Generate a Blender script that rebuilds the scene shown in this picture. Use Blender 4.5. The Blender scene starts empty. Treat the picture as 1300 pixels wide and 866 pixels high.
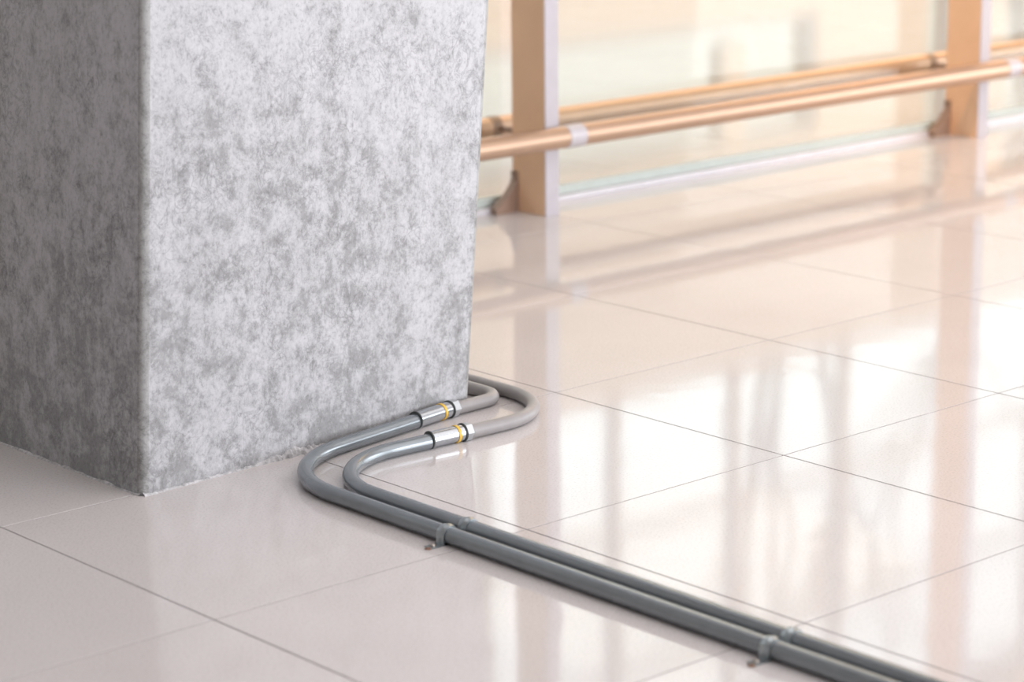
import bpy, bmesh, math, random
from mathutils import Vector, Matrix, Euler

random.seed(7)
S = bpy.context.scene
COL = S.collection
PI = math.pi

# ------------------------------------------------------------------ camera
# floor frame: X runs along the railing and the long tile joints, Y towards the far hall, Z up (metres)
CAM = Vector((-1.926, -3.388, 1.2342))
TH, PITCH, ROLL, FPX = 0.72772, 0.24101, -0.00946, 3186.0
cd = bpy.data.cameras.new('camera')
cd.sensor_width = 36.0
cd.lens = FPX / 1300.0 * 36.0
cd.clip_start, cd.clip_end = 0.05, 300
cd.dof.use_dof = True
cd.dof.focus_distance = 4.35
cd.dof.aperture_fstop = 3.3
cam = bpy.data.objects.new('camera', cd)
COL.objects.link(cam)
cam.matrix_world = Matrix.Translation(CAM) @ Matrix.Rotation(-TH, 4, 'Z') @ Matrix.Rotation(PI / 2 - PITCH, 4, 'X') @ Matrix.Rotation(ROLL, 4, 'Z')
S.camera = cam

# ------------------------------------------------------------------ exposure
S.view_settings.view_transform = 'Standard'
S.view_settings.look = 'None'
S.view_settings.gamma = 1.0
S.view_settings.use_curve_mapping = False
S.view_settings.exposure = 0.24

# ------------------------------------------------------------------ sky
w = bpy.data.worlds.new('sky')
S.world = w
w.use_nodes = True
bg = w.node_tree.nodes['Background']
bg.inputs['Color'].default_value = (0.93, 0.97, 1.0, 1)
bg.inputs['Strength'].default_value = 2.25


# ------------------------------------------------------------------ large area lights
def area(name, loc, target, sx, sy, power, color):
    l = bpy.data.lights.new(name, 'AREA')
    l.shape = 'RECTANGLE'
    l.size, l.size_y = sx, sy
    l.energy = power
    l.color = color
    o = bpy.data.objects.new(name, l)
    o.location = loc
    o.rotation_euler = (Vector(target) - Vector(loc)).to_track_quat('-Z', 'Y').to_euler()
    COL.objects.link(o)
    return o


area('back_window_daylight', (3.2, -7.7, 1.75), (2.6, 0.0, 0.6), 7.0, 2.6, 335, (0.94, 0.95, 1.0))
area('right_highlight_fill', (12.6, -4.2, 1.9), (2.0, -1.5, 0.4), 6.0, 2.4, 150, (0.95, 0.97, 1.0))  # lamp added for the highlight on the outer conduit's arm; no window here
area('overhead_floor_fill', (2.6, -2.4, 3.15), (2.6, -2.4, 0.0), 5.5, 4.5, 75, (1.0, 0.97, 0.95))  # unseen lamp added overhead to brighten the floor
area('hall_warm_fill', (8.2, 4.6, 6.8), (8.0, 4.2, 0.0), 8.0, 5.0, 250, (1.0, 0.78, 0.54))  # added warm fill for the cream tone of the hall, no known fixture
area('hall_orange_fill', (14.0, 6.0, 6.5), (12.0, 5.5, 0.0), 4.0, 3.0, 220, (1.0, 0.52, 0.18))  # second added fill, pushes the right of the hall towards orange
sl = bpy.data.lights.new('warm_post_fill', 'SPOT')  # added spot without a fixture, warms the farther post and nearby floor
sl.energy, sl.color, sl.spot_size, sl.spot_blend, sl.shadow_soft_size = 225, (1.0, 0.60, 0.30), math.radians(56), 1.0, 0.25
so = bpy.data.objects.new('warm_post_fill', sl)
so.location = (2.5, 0.1, 3.05)
so.rotation_euler = (Vector((4.7, 1.3, 0.2)) - so.location).to_track_quat('-Z', 'Y').to_euler()
COL.objects.link(so)


# ------------------------------------------------------------------ materials
def new_mat(name):
    m = bpy.data.materials.new(name)
    m.use_nodes = True
    nt = m.node_tree
    return m, nt, nt.nodes['Principled BSDF']


def N(nt, typ, **kw):
    n = nt.nodes.new(typ)
    for k, v in kw.items():
        setattr(n, k, v)
    return n


def ramp(nt, stops):
    r = nt.nodes.new('ShaderNodeValToRGB')
    e = r.color_ramp.elements
    while len(e) < len(stops):
        e.new(0.5)
    for i, (p, c) in enumerate(stops):
        e[i].position = p
        e[i].color = c if len(c) == 4 else (*c, 1)
    return r


def noise(nt, vec, scale, detail=4, rough=0.55, dist=0.0):
    n = nt.nodes.new('ShaderNodeTexNoise')
    n.inputs['Scale'].default_value = scale
    n.inputs['Detail'].default_value = detail
    n.inputs['Roughness'].default_value = rough
    n.inputs['Distortion'].default_value = dist
    if vec is not None:
        nt.links.new(vec, n.inputs['Vector'])
    return n


def mixc(nt, a, b, fac, mode='MIX'):
    n = nt.nodes.new('ShaderNodeMix')
    n.data_type = 'RGBA'
    n.blend_type = mode
    for s, v in ((n.inputs[6], a), (n.inputs[7], b), (n.inputs[0], fac)):
        if hasattr(v, 'is_linked'):
            nt.links.new(v, s)
        elif isinstance(v, (int, float)):
            s.default_value = v
        else:
            s.default_value = (*v, 1)
    return n.outputs[2]


def plain(name, color, rough=0.5, metal=0.0, var=0.04, scale=30, bump=0.0, ior=1.5, spec=0.5):
    m, nt, b = new_mat(name)
    tc = N(nt, 'ShaderNodeTexCoord')
    n = noise(nt, tc.outputs['Object'], scale, 5)
    lo = tuple(max(0, c * (1 - var)) for c in color)
    hi = tuple(min(1, c * (1 + var)) for c in color)
    r = ramp(nt, [(0.3, lo), (0.7, hi)])
    nt.links.new(n.outputs['Fac'], r.inputs[0])
    nt.links.new(r.outputs[0], b.inputs['Base Color'])
    b.inputs['Roughness'].default_value = rough
    b.inputs['Metallic'].default_value = metal
    b.inputs['IOR'].default_value = ior
    b.inputs['Specular IOR Level'].default_value = spec
    if bump:
        bp = N(nt, 'ShaderNodeBump')
        bp.inputs['Strength'].default_value = bump
        bp.inputs['Distance'].default_value = 0.002
        nt.links.new(n.outputs['Fac'], bp.inputs['Height'])
        nt.links.new(bp.outputs[0], b.inputs['Normal'])
    return m


def tile_mat():
    m, nt, b = new_mat('polished_tile')
    geo = N(nt, 'ShaderNodeNewGeometry')
    oi = N(nt, 'ShaderNodeObjectInfo')
    n1 = noise(nt, geo.outputs['Position'], 260, 3)
    n2 = noise(nt, geo.outputs['Position'], 3.0, 4)
    r1 = ramp(nt, [(0.34, (0.56, 0.52, 0.515)), (0.46, (0.66, 0.62, 0.615)), (0.7, (0.69, 0.65, 0.645))])
    nt.links.new(n1.outputs['Fac'], r1.inputs[0])
    r2 = ramp(nt, [(0.3, (0.95, 0.95, 0.95)), (0.7, (1, 1, 1))])
    nt.links.new(n2.outputs['Fac'], r2.inputs[0])
    c = mixc(nt, r1.outputs[0], r2.outputs[0], 1.0, 'MULTIPLY')
    r3 = ramp(nt, [(0.0, (0.975, 0.97, 0.965)), (1.0, (1, 1, 1))])
    nt.links.new(oi.outputs['Random'], r3.inputs[0])
    c = mixc(nt, c, r3.outputs[0], 1.0, 'MULTIPLY')
    nt.links.new(c, b.inputs['Base Color'])
    b.inputs['Roughness'].default_value = 0.062
    b.inputs['IOR'].default_value = 1.5
    # very gentle waviness of the polished face
    n3 = noise(nt, geo.outputs['Position'], 5.5, 2)
    bp = N(nt, 'ShaderNodeBump')
    bp.inputs['Strength'].default_value = 0.10
    bp.inputs['Distance'].default_value = 0.004
    nt.links.new(n3.outputs['Fac'], bp.inputs['Height'])
    nt.links.new(bp.outputs[0], b.inputs['Normal'])
    return m


def concrete_mat(name='bare_concrete', tint=(1, 1, 1), mottle=1.0):
    m, nt, b = new_mat(name)
    tc = N(nt, 'ShaderNodeTexCoord')
    mp = N(nt, 'ShaderNodeMapping')
    mp.inputs['Scale'].default_value = (1.0, 1.0, 0.85)
    nt.links.new(tc.outputs['Object'], mp.inputs['Vector'])
    v = mp.outputs[0]
    big = noise(nt, v, 3.6, 5, 0.6, 0.15)
    mid = noise(nt, v, 22, 9, 0.8, 0.2)
    fine = noise(nt, v, 120, 6, 0.75, 0.1)
    # broad areas gate the mid-scale mottling
    add = N(nt, 'ShaderNodeMath', operation='MULTIPLY_ADD')
    nt.links.new(big.outputs['Fac'], add.inputs[0])
    add.inputs[1].default_value = 0.36
    # mottling turns darker and denser towards the foot of the column
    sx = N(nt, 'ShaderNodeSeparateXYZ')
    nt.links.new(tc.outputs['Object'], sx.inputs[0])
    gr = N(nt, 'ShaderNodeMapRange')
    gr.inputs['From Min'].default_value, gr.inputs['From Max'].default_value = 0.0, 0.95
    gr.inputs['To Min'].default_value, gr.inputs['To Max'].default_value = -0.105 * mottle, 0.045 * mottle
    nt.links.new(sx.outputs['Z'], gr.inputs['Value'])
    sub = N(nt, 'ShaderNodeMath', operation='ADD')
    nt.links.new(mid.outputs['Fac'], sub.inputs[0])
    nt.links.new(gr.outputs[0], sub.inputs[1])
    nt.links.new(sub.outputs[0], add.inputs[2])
    r = ramp(nt, [(0.53, (0.325, 0.322, 0.329)), (0.59, (0.40, 0.397, 0.407)), (0.635, (0.475, 0.47, 0.487)), (0.72, (0.545, 0.54, 0.562))])
    nt.links.new(add.outputs[0], r.inputs[0])
    # fine dark flecks and grain
    r2 = ramp(nt, [(0.36, (0.62, 0.62, 0.615)), (0.47, (0.93, 0.93, 0.93)), (0.62, (1.04, 1.04, 1.04))])
    nt.links.new(fine.outputs['Fac'], r2.inputs[0])
    c = mixc(nt, r.outputs[0], r2.outputs[0], 0.75, 'MULTIPLY')
    # vertical drip streaks
    mp2 = N(nt, 'ShaderNodeMapping')
    mp2.inputs['Scale'].default_value = (26, 26, 1.2)
    nt.links.new(tc.outputs['Object'], mp2.inputs['Vector'])
    st = noise(nt, mp2.outputs[0], 1.0, 4, 0.6, 0.2)
    r3 = ramp(nt, [(0.3, (0.84, 0.84, 0.835)), (0.6, (1, 1, 1))])
    nt.links.new(st.outputs['Fac'], r3.inputs[0])
    c = mixc(nt, c, r3.outputs[0], 0.45, 'MULTIPLY')
    # squiggly dark hairlines where formwork paste tore
    vn = noise(nt, v, 34, 4, 0.6, 0.9)
    r4 = ramp(nt, [(0.455, (1, 1, 1)), (0.488, (0.70, 0.70, 0.70)), (0.512, (0.74, 0.74, 0.74)), (0.545, (1, 1, 1))])
    nt.links.new(vn.outputs['Fac'], r4.inputs[0])
    r5 = ramp(nt, [(0.46, (0, 0, 0)), (0.60, (0.75, 0.75, 0.75))])
    vg = noise(nt, v, 6.5, 3, 0.6, 0.2)
    nt.links.new(vg.outputs['Fac'], r5.inputs[0])
    c = mixc(nt, c, r4.outputs[0], r5.outputs[0], 'MULTIPLY')
    c = mixc(nt, c, tuple(0.93 * q for q in tint), 1.0, 'MULTIPLY')
    nt.links.new(c, b.inputs['Base Color'])
    b.inputs['Roughness'].default_value = 0.62
    b.inputs['Specular IOR Level'].default_value = 0.35
    bp = N(nt, 'ShaderNodeBump')
    bp.inputs['Strength'].default_value = 0.22
    bp.inputs['Distance'].default_value = 0.003
    sm = N(nt, 'ShaderNodeMath', operation='ADD')
    nt.links.new(mid.outputs['Fac'], sm.inputs[0])
    nt.links.new(fine.outputs['Fac'], sm.inputs[1])
    nt.links.new(sm.outputs[0], bp.inputs['Height'])
    nt.links.new(bp.outputs[0], b.inputs['Normal'])
    return m


def glass_mat(name, tint):
    m = bpy.data.materials.new(name)
    m.use_nodes = True
    nt = m.node_tree
    nt.nodes.remove(nt.nodes['Principled BSDF'])
    out = nt.nodes['Material Output']
    tr = N(nt, 'ShaderNodeBsdfTransparent')
    tr.inputs[0].default_value = (*tint, 1)
    gl = N(nt, 'ShaderNodeBsdfGlossy')
    gl.inputs['Roughness'].default_value = 0.01
    gl.inputs['Color'].default_value = (0.95, 0.98, 0.97, 1)
    fr = N(nt, 'ShaderNodeFresnel')
    # same reflectance on both faces of the sheet
    geo = N(nt, 'ShaderNodeNewGeometry')
    mr = N(nt, 'ShaderNodeMapRange')
    mr.inputs['To Min'].default_value = 1.35
    mr.inputs['To Max'].default_value = 1 / 1.35
    nt.links.new(geo.outputs['Backfacing'], mr.inputs['Value'])
    nt.links.new(mr.outputs[0], fr.inputs[0])
    mx = N(nt, 'ShaderNodeMixShader')
    nt.links.new(fr.outputs[0], mx.inputs[0])
    nt.links.new(tr.outputs[0], mx.inputs[1])
    nt.links.new(gl.outputs[0], mx.inputs[2])
    nt.links.new(mx.outputs[0], out.inputs[0])
    return m


M = {}
M['tile'] = tile_mat()
M['grout'] = plain('grey_grout', (0.19, 0.17, 0.17), 0.95)
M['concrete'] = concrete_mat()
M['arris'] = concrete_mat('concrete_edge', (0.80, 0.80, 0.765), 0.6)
M['mortar'] = plain('pale_mortar', (0.47, 0.46, 0.47), 0.9, var=0.35, scale=120, bump=0.6)
M['conduit'] = plain('grey_steel_conduit', (0.25, 0.275, 0.295), 0.25, 0.65, var=0.05)
M['zinc'] = plain('zinc_plated_steel', (0.47, 0.495, 0.525), 0.22, 0.9, var=0.08, scale=200)
M['nut'] = plain('satin_nickel', (0.52, 0.54, 0.56), 0.34, 0.75, var=0.05, scale=160)
M['rubber'] = plain('dark_rubber', (0.045, 0.05, 0.05), 0.6)
M['yellow'] = plain('yellow_ring', (0.72, 0.45, 0.06), 0.45)
M['hose'] = plain('light_grey_vinyl', (0.295, 0.277, 0.277), 0.40, var=0.04, scale=60)
M['strap'] = plain('galvanised_strap', (0.36, 0.40, 0.42), 0.28, 0.85, var=0.12, scale=150)
M['screw'] = plain('steel_screw', (0.42, 0.38, 0.35), 0.3, 0.9)
M['rust'] = plain('rusty_anchor', (0.23, 0.13, 0.09), 0.8)
M['bronze'] = plain('bronze_painted_steel', (0.80, 0.53, 0.34), 0.42, 0.15, var=0.03, scale=14)
M['bracket'] = plain('dark_bronze_casting', (0.30, 0.20, 0.15), 0.45, 0.3, var=0.05)
M['rail'] = plain('champagne_tube', (0.54, 0.365, 0.26), 0.33, 0.65, var=0.03, scale=20)
M['collar'] = plain('pale_collar', (0.52, 0.485, 0.51), 0.4, 0.1)
M['alu'] = plain('pale_aluminium', (0.62, 0.60, 0.63), 0.35, 0.3)
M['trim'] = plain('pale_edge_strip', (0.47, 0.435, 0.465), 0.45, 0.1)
M['seal'] = plain('green_glazing_seal', (0.50, 0.55, 0.52), 0.35)
M['glass'] = glass_mat('clear_glass', (0.97, 0.985, 0.975))
M['tinted'] = glass_mat('sky_dimming_glass', (0.62, 0.62, 0.58))  # tint added to dim the sky seen through the ribbon and doors
M['wall'] = plain('cream_paint', (0.62, 0.53, 0.44), 0.7)
M['wall_grey'] = plain('grey_paint', (0.38, 0.37, 0.37), 0.8)
M['ceiling'] = plain('ceiling_paint', (0.55, 0.53, 0.52), 0.8)
M['frame'] = plain('grey_window_frame', (0.42, 0.41, 0.41), 0.5)
M['bark'] = plain('bark', (0.14, 0.12, 0.10), 0.9, var=0.3)
M['leaf'] = plain('foliage', (0.10, 0.16, 0.07), 0.8, var=0.3)
M['paving'] = plain('outdoor_paving', (0.55, 0.54, 0.52), 0.9)


# ------------------------------------------------------------------ mesh helpers
def link(name, me, mat, parent=None, smooth=False):
    o = bpy.data.objects.new(name, me)
    COL.objects.link(o)
    if mat is not None and not me.materials:
        me.materials.append(mat)
    if parent is not None:
        o.parent = parent
    if smooth:
        for p in me.polygons:
            p.use_smooth = True
    return o


def obj(name, bm, mat, parent=None, smooth=False):
    bmesh.ops.recalc_face_normals(bm, faces=bm.faces)
    me = bpy.data.meshes.new(name)
    bm.to_mesh(me)
    bm.free()
    return link(name, me, mat, parent, smooth)


def smooth_angle(o, deg=35):
    me = o.data
    for p in me.polygons:
        p.use_smooth = True
    me.set_sharp_from_angle(angle=math.radians(deg))
    return o


def add_box(bm, x0, x1, y0, y1, z0, z1, bev=0.0):
    vs = [bm.verts.new((x, y, z)) for z in (z0, z1) for x, y in ((x0, y0), (x1, y0), (x1, y1), (x0, y1))]
    fs = [bm.faces.new([vs[i] for i in f]) for f in ((3, 2, 1, 0), (4, 5, 6, 7), (0, 1, 5, 4), (1, 2, 6, 5), (2, 3, 7, 6), (3, 0, 4, 7))]
    if bev:
        es = list({e for f in fs for e in f.edges})
        bmesh.ops.bevel(bm, geom=es, offset=bev, segments=2, affect='EDGES', profile=0.6)
    return bm


def box(name, x0, x1, y0, y1, z0, z1, mat, parent=None, bev=0.0):
    return obj(name, add_box(bmesh.new(), x0, x1, y0, y1, z0, z1, bev), mat, parent)


def add_tube(bm, pts, rad, seg=20, cap=True, squash=None):
    """tube along a polyline; rad may be a number or one value per point"""
    pts = [Vector(p) for p in pts]
    rads = rad if isinstance(rad, (list, tuple)) else [rad] * len(pts)
    up = Vector((0, 0, 1))
    rings = []
    for i, p in enumerate(pts):
        a = pts[max(i - 1, 0)]
        b = pts[min(i + 1, len(pts) - 1)]
        d = (b - a).normalized()
        ref = up if abs(d.z) < 0.95 else Vector((1, 0, 0))
        sx = d.cross(ref).normalized()
        sy = sx.cross(d).normalized()
        rings.append([bm.verts.new(p + (sx * math.cos(2 * PI * k / seg) + sy * math.sin(2 * PI * k / seg)) * rads[i]) for k in range(seg)])
    for r0, r1 in zip(rings, rings[1:]):
        for k in range(seg):
            bm.faces.new((r0[k], r0[(k + 1) % seg], r1[(k + 1) % seg], r1[k]))
    if cap:
        bm.faces.new(rings[0])
        bm.faces.new(list(reversed(rings[-1])))
    return bm


def tube(name, pts, rad, mat, parent=None, seg=20, cap=True, deg=40):
    return smooth_angle(obj(name, add_tube(bmesh.new(), pts, rad, seg, cap), mat, parent), deg)


def fillet(pts, radii, n=14):
    """polyline with rounded corners"""
    pts = [Vector(p) for p in pts]
    out = [pts[0]]
    for i in range(1, len(pts) - 1):
        p, a, b = pts[i], pts[i - 1], pts[i + 1]
        u, v = (a - p).normalized(), (b - p).normalized()
        ang = u.angle(v)
        R = radii[i - 1]
        L = R / math.tan(ang / 2)
        c = p + (u + v).normalized() * (R / math.sin(ang / 2))
        s, e = p + u * L - c, p + v * L - c
        tot = s.angle(e)
        ax = s.cross(e).normalized()
        for k in range(n + 1):
            out.append(c + Matrix.Rotation(tot * k / n, 3, ax) @ s)
    out.append(pts[-1])
    return out


def thing(name, label, cat, loc=(0, 0, 0), group=None):
    o = bpy.data.objects.new(name, None)
    o.empty_display_size = 0.05
    o.location = loc
    COL.objects.link(o)
    o['label'] = label
    o['category'] = cat
    if group:
        o['group'] = group
    return o


def keep(parent, *children):
    """children are modelled in scene coordinates: cancel the parent's offset"""
    bpy.context.view_layer.update()
    for c in children:
        c.matrix_parent_inverse = parent.matrix_world.inverted()


def struct(o):
    o['kind'] = 'structure'
    return o


# ------------------------------------------------------------------ setting: floor
TX, TY = 0.6, 0.6 * 0.97146
X0, X1, Y0, Y1 = -4.2, 19.8, -8.0, 9.0
floor = struct(box('floor', X0, X1, Y0, Y1, -0.30, -0.0007, M['grout']))


def tile_bm(bm, x, y):
    g, c, z0 = 0.0014, 0.0003, -0.0012
    a = (x + g, x + TX - g, y + g, y + TY - g)
    lo = [bm.verts.new((X, Y, z0)) for X, Y in ((a[0], a[2]), (a[1], a[2]), (a[1], a[3]), (a[0], a[3]))]
    md = [bm.verts.new((v.co.x, v.co.y, -c)) for v in lo]
    hi = [bm.verts.new((X, Y, 0)) for X, Y in ((a[0] + c, a[2] + c), (a[1] - c, a[2] + c), (a[1] - c, a[3] - c), (a[0] + c, a[3] - c))]
    for p, q in ((lo, md), (md, hi)):
        for k in range(4):
            bm.faces.new((p[k], p[(k + 1) % 4], q[(k + 1) % 4], q[k]))
    bm.faces.new(hi)
    return bm


Rinv = cam.matrix_world.inverted()


def in_view(x, y):
    for dx in (0, .5, 1):
        for dy in (0, .5, 1):
            p = Rinv @ Vector((x + dx * TX, y + dy * TY, 0))
            if p.z < -0.1 and abs(p.x / -p.z * FPX) < 670 and abs(p.y / -p.z * FPX) < 450:
                return True
    return False


tm = bpy.data.meshes.new('tile')
b_ = tile_bm(bmesh.new(), 0, 0)
bmesh.ops.recalc_face_normals(b_, faces=b_.faces)
b_.to_mesh(tm)
b_.free()
tm.materials.append(M['tile'])
rest = bmesh.new()
for i in range(int(round(X0 / TX)), int(round(X1 / TX))):
    for j in range(-13, 15):
        x, y = i * TX, j * TY
        if in_view(x, y):
            t = bpy.data.objects.new('tile', tm)
            t.location = (x, y, 0)
            t.parent = floor
            COL.objects.link(t)
        else:
            tile_bm(rest, x, y)
r_ = obj('tile_paving', rest, M['tile'], floor)
r_['kind'] = 'stuff'

# ------------------------------------------------------------------ setting: walls, ceilings, windows
struct(box('ceiling', X0, 13, -8, 1.5, 3.2, 3.4, M['ceiling']))
struct(box('ceiling_hall', X0, X1, 1.5, 9.0, 7.0, 7.2, M['ceiling']))
struct(box('wall_left', X0 - 0.2, X0, -8.0, 9.0, 0, 7.0, M['wall_grey']))
struct(box('wall_right', X1, X1 + 0.2, 1.5, 9.0, 0, 7.0, M['wall']))
# back wall behind the camera: piers beside one wide window
struct(box('wall_back', X0, -0.5, -8.2, -8.0, 0, 3.4, M['wall_grey']))

# far wall of the hall, with a ribbon window, two glazed door strips and high windows above
FY = 9.0
RIB = (4.0, 12.2)                       # ribbon window
DOORS = [(13.45, 13.85), (14.45, 14.95)]
bm = bmesh.new()
z_sill, z_head, z_clere = 0.84, 1.75, 3.42
add_box(bm, X0, RIB[0], FY, FY + 0.25, 0, z_clere)
add_box(bm, RIB[0], RIB[1], FY, FY + 0.25, 0, z_sill)
add_box(bm, RIB[0], RIB[1], FY, FY + 0.25, z_head, z_clere)
xs = RIB[1]
for a, b in DOORS:
    add_box(bm, xs, a, FY, FY + 0.25, 0, z_clere)
    add_box(bm, a, b, FY, FY + 0.25, 2.6, z_clere)
    xs = b
add_box(bm, xs, X1, FY, FY + 0.25, 0, z_clere)
add_box(bm, X0, X1, FY, FY + 0.25, 6.7, 7.0)
struct(obj('wall_far', bm, M['wall']))


def window(name, x0, x1, z0, z1, nx, nz, bar=0.07, pane='glass'):
    f = struct(box(name, x0, x1, FY + 0.06, FY + 0.14, z0, z0 + bar, M['frame']))
    box('frame_head', x0, x1, FY + 0.06, FY + 0.14, z1 - bar, z1, M['frame'], f)
    for k in range(nx + 1):
        x = x0 + (x1 - x0) * k / nx
        box('mullion', x - bar / 2, x + bar / 2, FY + 0.05, FY + 0.15, z0, z1, M['frame'], f)
    for k in range(1, nz):
        z = z0 + (z1 - z0) * k / nz
        box('transom', x0, x1, FY + 0.07, FY + 0.13, z - bar / 2, z + bar / 2, M['frame'], f)
    box('pane', x0, x1, FY + 0.095, FY + 0.101, z0, z1, M[pane], f)
    return f


window('window_1', RIB[0], RIB[1], z_sill, z_head, 1, 1, 0.07, 'tinted')
window('window_2', 2.66, 18.91, z_clere, 6.7, 13, 3, 0.08)
struct(box('trim_1', 11.22, 11.42, FY + .02, FY + .2, 1.03, z_head, M['wall']))
window('door_1', DOORS[0][0], DOORS[0][1], 0, 2.6, 1, 1, 0.05, 'tinted')
window('door_2', DOORS[1][0], DOORS[1][1], 0, 2.6, 1, 1, 0.05, 'tinted')

# outside the high windows: paved ground and the bare branching crowns whose blurred image lies in the floor
struct(box('ground_outside', -10, 40, 9.3, 45, -0.4, -0.3, M['paving']))
rb = random.Random(11)
br = bmesh.new()


def branch(p, d, L, r, depth):
    q = p + d * L
    add_tube(br, [p, p.lerp(q, .5) + Vector((rb.uniform(-.05, .05), 0, rb.uniform(-.05, .05))) * L, q], [r, r * .85, r * .65], 6, False)
    if depth == 0:
        return
    for k in range(3 if depth > 3 else 2):
        nd = (d + Vector((rb.uniform(-.8, .8), rb.uniform(-.5, .5), rb.uniform(-.15, .55)))).normalized()
        branch(q, nd, L * rb.uniform(.62, .82), r * .62, depth - 1)


for tx_, ty_ in ((8.6, 13.2), (14.0, 17.5), (17.3, 13.6), (22.5, 15.0)):
    branch(Vector((tx_, ty_, -0.3)), Vector((rb.uniform(-.1, .1), 0, 1)).normalized(), 3.7, 0.12, 4)
tr = obj('tree_branches', br, M['bark'])
tr['kind'] = 'stuff'
tr['label'] = 'bare tree branches outside the far high windows'
tr['category'] = 'tree'

# ------------------------------------------------------------------ concrete column
colm = thing('concrete_column', 'large square bare grey concrete column with mottled stained faces', 'column', (0.62, 0.35, 0))
HC = 3.2
base = [(0.254, -0.018), (1.012, 0.030), (1.03, 0.80), (0.250, 0.78)]      # X, Y
lean = [0.056, 0.087, 0.087, 0.056]
bm = bmesh.new()
NZ = 1
rows = []
for k in range(NZ + 1):
    z = HC * k / NZ
    rows.append([bm.verts.new((x + l * z, y, z)) for (x, y), l in zip(base, lean)])
for r0, r1 in zip(rows, rows[1:]):
    for k in range(4):
        bm.faces.new((r0[k], r0[(k + 1) % 4], r1[(k + 1) % 4], r1[k]))
bm.faces.new(list(reversed(rows[0])))
bm.faces.new(rows[-1])
bm.edges.ensure_lookup_table()
vert_edges = [e for e in bm.edges if abs(e.verts[0].co.z - e.verts[1].co.z) > 0.05]
bmesh.ops.bevel(bm, geom=vert_edges, offset=0.014, segments=3, affect='EDGES', profile=0.5, material=1)
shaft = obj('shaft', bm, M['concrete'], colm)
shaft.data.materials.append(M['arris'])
smooth_angle(shaft, 40)
# uneven pale mortar bead along the two visible foot edges
rm = random.Random(3)
bm = bmesh.new()


def bead(p0, p1, n, nx, ny, wfun):
    prev = None
    for k in range(n + 1):
        f = k / n
        x, y = p0[0] + (p1[0] - p0[0]) * f, p0[1] + (p1[1] - p0[1]) * f
        wd, ht = wfun(f)
        ring = [bm.verts.new((x - nx * 0.004, y - ny * 0.004, 0.0)), bm.verts.new((x + nx * wd, y + ny * wd, 0.0)),
                bm.verts.new((x + nx * wd * .6, y + ny * wd * .6, ht * .45)), bm.verts.new((x - nx * 0.004, y - ny * 0.004, ht))]
        if prev:
            for a in range(4):
                bm.faces.new((prev[a], prev[(a + 1) % 4], ring[(a + 1) % 4], ring[a]))
        prev = ring


bead(base[3], (0.254, -0.012), 46, -1, 0, lambda f: (rm.uniform(.002, .005), rm.uniform(.002, .006)))


def front(f):
    bump = math.exp(-((f - .46) / .10) ** 2)
    if f > 0.62:
        return (0.0025, 0.003)
    return (rm.uniform(.002, .005) + bump * rm.uniform(.003, .010), rm.uniform(.002, .006) + bump * rm.uniform(.004, .020))


bead((0.258, -0.018), (1.0, 0.030), 130, 0.064, -1, front)
mort = obj('mortar_bead', bm, M['mortar'], colm)
mort['label'] = 'crumbly pale mortar along the foot'
keep(colm, shaft, mort)

# ------------------------------------------------------------------ conduits
R = 0.0137
RH = 0.0125


def conduit(label, pts, radii, fit, hose_pts, hose_radii):
    """steel conduit, screwed coupling and grey flexible hose lying on the floor as one run"""
    root = thing('conduit', label, 'conduit', (pts[0][0], pts[0][1], 0), 'conduits on the floor')
    kids = []
    path = fillet(pts, radii, 22)
    kids.append(tube('steel_pipe', path, R, M['conduit'], root, 28))
    a, b = Vector(pts[-2]), Vector(pts[-1])
    d = (b - a).normalized()

    def at(x):
        return a + d * ((x - a.x) / d.x)
    ring, yel, dark, end = fit
    P = [at(x) for x in (ring, yel, dark, end)]
    for p in P:
        p.z = 0.0158
    cp = tube('coupling', [P[0], P[0] + d * .002, P[0] + d * .0021, P[1] - d * .002, P[1], P[2]],
              [.0149, .0154, .0148, .0148, .0149, .0149], M['zinc'], root, 32, True, 25)
    kids.append(cp)
    subs = [tube('end_ring', [P[0] - d * .0022, P[0] - d * .0018, P[0] + d * .0006, P[0] + d * .001], [.0145, .0162, .0162, .0150], M['rubber'], cp, 32),
            tube('colour_ring', [P[1] - d * .0032, P[1] - d * .0026, P[1] + d * .0026, P[1] + d * .0032], [.0148, .0160, .0160, .0148], M['yellow'], cp, 32),
            tube('sealing_ring', [P[2] - d * .0028, P[2] - d * .002, P[2] + d * .0005, P[2] + d * .001], [.0150, .0170, .0170, .0150], M['rubber'], cp, 32)]
    bm = bmesh.new()
    L = P[2] + d * .0005
    add_tube(bm, [L, L + d * .0012, P[3] - d * .0014, P[3]], [.0152, .0167, .0167, .0150], 6, True)
    nut = obj('hex_nut', bm, M['nut'], root)
    kids.append(nut)
    hp = fillet(hose_pts, hose_radii, 20)
    kids.append(tube('flexible_hose', hp, RH, M['hose'], root, 26))
    bpy.context.view_layer.update()
    inv = root.matrix_world.inverted()
    for c in kids:
        c.matrix_parent_inverse = inv
    bpy.context.view_layer.update()
    for c in subs:
        c.matrix_parent_inverse = cp.matrix_world.inverted()
    return root


conduit('outer steel conduit hugging the column foot, bent to its coupling and grey hose',
        [(0.466, -1.95, R), (0.466, -0.0737, R), (0.850, -0.0115, R)], [0.215],
        (0.848, 0.9155, 0.938, 0.9565),
        [(0.945, 0.0038, R), (1.075, 0.012, RH), (1.078, 0.55, RH)], [0.045])
conduit('inner steel conduit farther from the column, bent to its coupling and wider hose loop',
        [(0.512, -1.95, R), (0.512, -0.118, R), (0.784, -0.1286, R)], [0.185],
        (0.782, 0.840, 0.8554, 0.8715),
        [(0.862, -0.1317, R), (1.112, -0.136, RH), (1.110, 0.55, RH)], [0.158])


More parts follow.
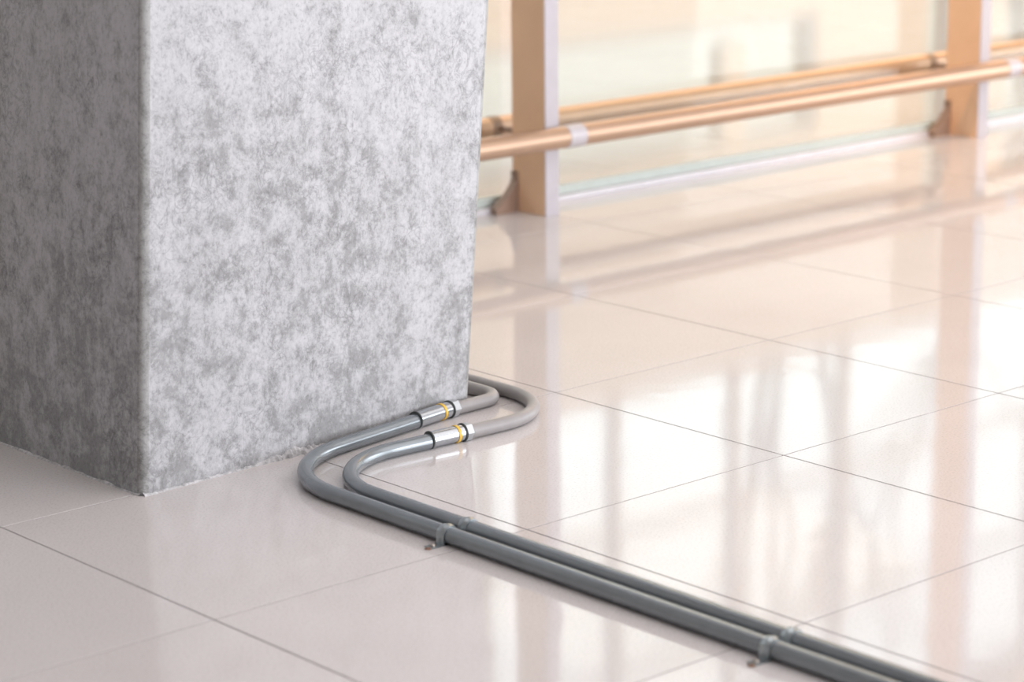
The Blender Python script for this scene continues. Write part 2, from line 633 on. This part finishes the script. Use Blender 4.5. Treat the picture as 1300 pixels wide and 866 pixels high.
# ------------------------------------------------------------------ clamps
def clamp(label, xc, y, foot):
    root = thing('pipe_clamp', label, 'clamp', (xc, y, 0), 'conduit clamps')
    r0, th, wd = R + 0.0002, 0.0018, 0.009
    # strap: hugs the pipe over the top, then turns out into a foot with a raised rib
    prof = []
    for k in range(19):
        a = math.radians(-38 + (218 + 38) * k / 18)
        prof.append((math.cos(a), math.sin(a)))
    bm = bmesh.new()
    rings = []
    for cx, cz in prof:
        rings.append([bm.verts.new((xc + cx * rr, y + yy, R + cz * rr)) for rr, yy in
                      ((r0, -wd), (r0 + th, -wd), (r0 + th, -.003), (r0 + th + .002, -.001), (r0 + th + .002, .001), (r0 + th, .003), (r0 + th, wd), (r0, wd))])
    for p, q in zip(rings, rings[1:]):
        for k in range(8):
            bm.faces.new((p[k], p[(k + 1) % 8], q[(k + 1) % 8], q[k]))
    bm.faces.new(rings[0])
    bm.faces.new(list(reversed(rings[-1])))
    kids = [smooth_angle(obj('strap', bm, M['strap'], root), 50)]
    xf = xc - r0
    ft = add_box(bmesh.new(), xf - foot, xf + 0.004, y - wd, y + wd, 0.0002, 0.0020, 0.0005)
    # upright web between foot and strap
    add_box(ft, xf - 0.0018, xf + 0.0004, y - wd, y + wd, 0.001, R, 0.0004)
    kids.append(obj('foot', ft, M['strap'], root))
    if foot > 0.015:
        px_ = xf - foot * 0.62
        bm = bmesh.new()
        add_tube(bm, [(px_, y, .002), (px_, y, .0035), (px_, y, .0052), (px_, y, .0058)], [.0052, .0052, .0036, .001], 14)
        kids.append(smooth_angle(obj('screw', bm, M['screw'], root), 40))
        bm = bmesh.new()
        add_tube(bm, [(px_ - .012, y - .003, .0003), (px_ - .012, y - .003, .0012), (px_ - .012, y - .003, .0022)], [.006, .0055, .003], 10)
        a_ = smooth_angle(obj('wall_plug', bm, M['rust'], root), 40)
        a_['label'] = 'rusty brown plug beside the screw'
        kids.append(a_)
    keep(root, *kids)


clamp('metal clamp on the outer conduit, nearer the column', 0.466, -0.548, 0.026)
clamp('metal clamp on the inner conduit, nearer the column', 0.512, -0.545, 0.012)
clamp('metal clamp on the outer conduit, nearer the camera', 0.466, -1.226, 0.026)
clamp('metal clamp on the inner conduit, nearer the camera', 0.512, -1.222, 0.012)

# ------------------------------------------------------------------ glazed railing
ZR, RR = 0.206, 0.0285
YR1, YR2 = 1.273, 1.525
GY = 1.462
POSTS = [2.371, 4.150]


def post(x, label):
    root = thing('railing_post', label, 'post', (x + .024, 1.366, 0), 'railing posts')
    kids = [box('upright', x, x + 0.048, 1.304, 1.428, 0, 3.19, M['bronze'], root, 0.0015)]
    for sgn in (-1, 1):
        bm = bmesh.new()
        x_in = x if sgn < 0 else x + 0.048
        prof = [(0.0, 0.0), (0.075, 0.0), (0.078, 0.012)]
        for k in range(9):
            f = k / 8
            # concave sweep from the toe up to the post
            prof.append((0.070 * (1 - f) ** 1.9 + 0.004, 0.018 + 0.072 * f ** 1.25 + 0.010 * math.sin(PI * f)))
        prof += [(0.006, 0.104), (0.0, 0.106)]
        fr = [bm.verts.new((x_in + sgn * a, 1.404, b)) for a, b in prof]
        bk = [bm.verts.new((x_in + sgn * a, 1.428, b)) for a, b in prof]
        n = len(prof)
        for k in range(n):
            bm.faces.new((fr[k], fr[(k + 1) % n], bk[(k + 1) % n], bk[k]))
        bm.faces.new(fr)
        bm.faces.new(list(reversed(bk)))
        kids.append(smooth_angle(obj('foot_bracket', bm, M['bracket'], root), 40))
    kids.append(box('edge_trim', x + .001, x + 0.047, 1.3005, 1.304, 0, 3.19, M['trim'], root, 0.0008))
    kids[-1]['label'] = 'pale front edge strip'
    # slim stand-off rod through the glass joint to the rear rail
    kids.append(tube('standoff_rod', [(x + .024, 1.428, ZR), (x + .024, YR2 - .027, ZR)], .007, M['bracket'], root, 14))
    keep(root, *kids)


post(POSTS[0], 'brown metal railing post standing nearer the concrete column')
post(POSTS[1], 'brown metal railing post at the right, farther from the column')


def rail(label, y, collars, mat, half, x0=-0.5, x1=8.6):
    root = thing('guard_rail', label, 'rail', (x0, y, 0), 'guard rails')
    kids = []
    cuts = [x0] + [c for c in collars] + [x1]
    for a, b in zip(cuts, cuts[1:]):
        kids.append(tube('rail_tube', [(a + .0, y, ZR), (b, y, ZR)], RR, M['rail'], root, 32))
    for c in collars:
        kids.append(tube('collar', [(c - half, y, ZR), (c - half + .001, y, ZR), (c + half - .001, y, ZR), (c + half, y, ZR)], [RR, RR + .0012, RR + .0012, RR], M[mat], root, 32))
    keep(root, *kids)


rail('front tan tubular guard rail with pale collars, before the posts', YR1, [2.440, 4.258], 'collar', .029)
rail('rear tan tubular guard rail running behind the glass', YR2, [POSTS[0] + .016, POSTS[1] + .03], 'bracket', .016)

# glass panels between posts, their floor channel and glazing seal
gx = [-0.5, POSTS[0] + .024, POSTS[1] + .024, 8.6]
glabel = ['clear glass panel left of the nearer post, partly behind the column',
          'clear glass panel between the two brown posts',
          'clear glass panel at the far right beyond the second post']
for k in range(3):
    root = thing('glass_panel', glabel[k], 'glass panel', ((gx[k] + gx[k + 1]) / 2, GY, 0.014), 'glass panels')
    a = box('pane', gx[k] + .013, gx[k + 1] - .036, GY - .006, GY + .006, 0.014, 3.1, M['glass'], root)
    c = box('glazing_seal', gx[k] + .013, gx[k + 1] - .036, GY - .0085, GY + .0085, 0.0145, 0.037, M['seal'], root)
    keep(root, a, c)
ch = thing('glazing_channel', 'pale aluminium floor channel holding the foot of the glass', 'channel', (4.0, GY, 0))
a = box('channel_bar', -0.5, 8.6, 1.4285, GY + .034, 0.0, 0.014, M['alu'], ch, .002)
keep(ch, a)
